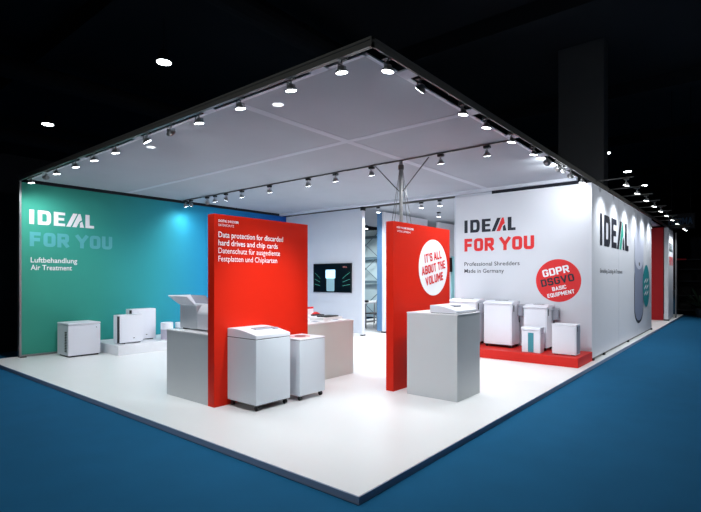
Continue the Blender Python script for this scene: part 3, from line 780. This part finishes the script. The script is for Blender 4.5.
# ================================================================== television
tv = thing('television', 'black flat television on the pale grey wall showing a glowing white cylinder', 'television', (9.80, 8.06, 1.11))
boxes('case', [(0, .04, 0, 1.37, 0, .785)], 'black', tv, bevel=0.004)
boxes('wall_mount', [(.04, .06, .4, .97, .25, .55)], 'alu_dark', tv)
ft = Face((0, 1.37, 0), (0, -1, 0), (-1, 0, 0))
polys('screen', ft, [[(.012, .015), (1.358, .015), (1.358, .77), (.012, .77)]], 'screen_black', tv, .002)
polys('screen_picture', ft, [[(.47, .395), (.49, .38), (.80, .38), (.82, .395), (.82, .60), (.80, .615), (.49, .615), (.47, .60)]], 'screen_white', tv, .004)
polys('screen_picture', ft, [[(.50, .05), (.53, .03), (.76, .03), (.79, .05), (.79, .38), (.50, .38)]], 'screen_grey', tv, .004)
sl = []
for k, y in enumerate((.46, .32, .20)):
    s = (.16, .08, .04)[k]
    sl.append([(.06, y + s * .5 - .004), (.26, y - s * .5 - .004), (.26, y - s * .5 + .004), (.06, y + s * .5 + .004)])
    sl.append([(1.08, y - s * .5 - .004), (1.33, y + s * .5 - .004), (1.33, y + s * .5 + .004), (1.08, y - s * .5 + .004)])
polys('screen_lines', ft, sl, 'screen_green', tv, .004)
put_block('screen_logo', ft, 'IDEAL', 1.09, .665, .15, .035, 'screen_red', tv, .2, off=.004)

# ================================================================== meeting corner
tbl = thing('table', 'pale meeting table on steel legs seen through the opening', 'table', (12.2, 9.25, 0))
boxes('tabletop', [(-.75, .75, -.4, .4, .725, .755)], 'counter_top', tbl, bevel=0.004)
for a in (-.68, .68):
    for b in (-.34, .34):
        bm = bmesh.new(); tube(bm, (a, b, 0), (a, b, .725), .02, 10); obj('leg', bm, 'alu', tbl)
boxes('crossbar', [(-.68, .68, -.02, .02, .12, .15)], 'alu', tbl)
def chair(label, x, y, rz):
    t = thing('chair', label, 'chair', (x, y, 0), rz, 'black chairs at the meeting table')
    boxes('seat', [(-.21, .21, -.21, .21, .44, .475)], 'black', t, bevel=0.01)
    boxes('backrest', [(-.20, .20, .20, .225, .58, .86)], 'black', t, bevel=0.01)
    for a in (-.19, .19):
        for b in (-.19, .2):
            bm = bmesh.new(); tube(bm, (a, b, 0), (a, b, .44 if b < 0 else .84), .011, 8); obj('leg', bm, 'alu', t)
    boxes('stretcher', [(-.19, .19, -.20, -.18, .18, .20), (-.19, .19, .19, .21, .18, .20)], 'alu', t)
chair('black chair with steel legs on the near side of the meeting table', 11.48, 8.52, PI)
chair('black chair with steel legs on the far side of the meeting table', 12.35, 9.98, 0)
tag(boxes('laptop_bag', [(11.5, 11.8, 9.0, 9.22, .755, .82)], 'black', bevel=0.01), 'flat black case lying on the meeting table', 'case')
tm = thing('wall_monitor', 'dark monitor on the rear partition between the badge panel and the white wall', 'television', (14.24, 7.61, 1.70))
boxes('case', [(0, .32, 0, .045, 0, .47)], 'black', tm, bevel=0.004)
boxes('wall_mount', [(.1, .22, .045, .058, .15, .3)], 'alu_dark', tm)
tag(boxes('poster', [(14.58, 14.95, 7.64, 7.669, .78, 2.22)], 'poster_teal'), 'pale teal poster on the rear partition beside the white wall', 'poster')

# ================================================================== dark surroundings at the right
ps = tag((lambda b: (tube(b, (21.8, 2.12, 0), (21.8, 2.12, 3.2), .03, 10), obj('post', b, 'alu'))[1])(bmesh.new()), 'slim pale vertical post at the far end of the platform', 'post')
sg = thing('hanging_sign', 'dark hanging sign over a distant stand at the right edge', 'sign', (24.0, 2.64, 3.53))
boxes('board', [(0, .2, -.95, .0, 0, .62)], 'sign_dark', sg)
put_block('lettering', Face((0, 0, 0), (0, -1, 0), (-1, 0, 0)), 'HERMA', .05, .17, .82, .28, 'sign_text', sg, .2)
for b in (-.15, -.8):
    bm = bmesh.new(); tube(bm, (.1, b, .62), (.1, b, 5.77), .015, 6); obj('hanger', bm, 'hall_wall', sg)
stand = thing('display_shelf', 'dark shelving stand in the shadow beyond the carpet aisle', 'shelf', (24.2, -.1, -.055))
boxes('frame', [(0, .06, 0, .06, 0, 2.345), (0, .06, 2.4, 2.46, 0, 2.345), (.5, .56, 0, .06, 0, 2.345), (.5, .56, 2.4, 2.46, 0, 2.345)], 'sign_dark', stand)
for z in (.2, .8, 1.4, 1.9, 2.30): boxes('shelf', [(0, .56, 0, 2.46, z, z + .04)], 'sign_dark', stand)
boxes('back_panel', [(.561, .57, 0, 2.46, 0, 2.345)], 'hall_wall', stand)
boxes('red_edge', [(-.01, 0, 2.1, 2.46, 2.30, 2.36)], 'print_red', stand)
k = 0
for z in (.24, .84, 1.44):
    for y in (.15, .75, 1.35, 1.95):
        h_ = random.uniform(.25, .45)
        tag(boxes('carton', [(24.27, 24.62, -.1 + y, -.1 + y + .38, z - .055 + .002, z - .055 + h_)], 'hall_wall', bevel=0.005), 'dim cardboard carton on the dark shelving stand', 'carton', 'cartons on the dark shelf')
pl = thing('potted_plant', 'dark green potted plant in the shadow near the far post', 'plant', (23.4, 1.45, -.055))
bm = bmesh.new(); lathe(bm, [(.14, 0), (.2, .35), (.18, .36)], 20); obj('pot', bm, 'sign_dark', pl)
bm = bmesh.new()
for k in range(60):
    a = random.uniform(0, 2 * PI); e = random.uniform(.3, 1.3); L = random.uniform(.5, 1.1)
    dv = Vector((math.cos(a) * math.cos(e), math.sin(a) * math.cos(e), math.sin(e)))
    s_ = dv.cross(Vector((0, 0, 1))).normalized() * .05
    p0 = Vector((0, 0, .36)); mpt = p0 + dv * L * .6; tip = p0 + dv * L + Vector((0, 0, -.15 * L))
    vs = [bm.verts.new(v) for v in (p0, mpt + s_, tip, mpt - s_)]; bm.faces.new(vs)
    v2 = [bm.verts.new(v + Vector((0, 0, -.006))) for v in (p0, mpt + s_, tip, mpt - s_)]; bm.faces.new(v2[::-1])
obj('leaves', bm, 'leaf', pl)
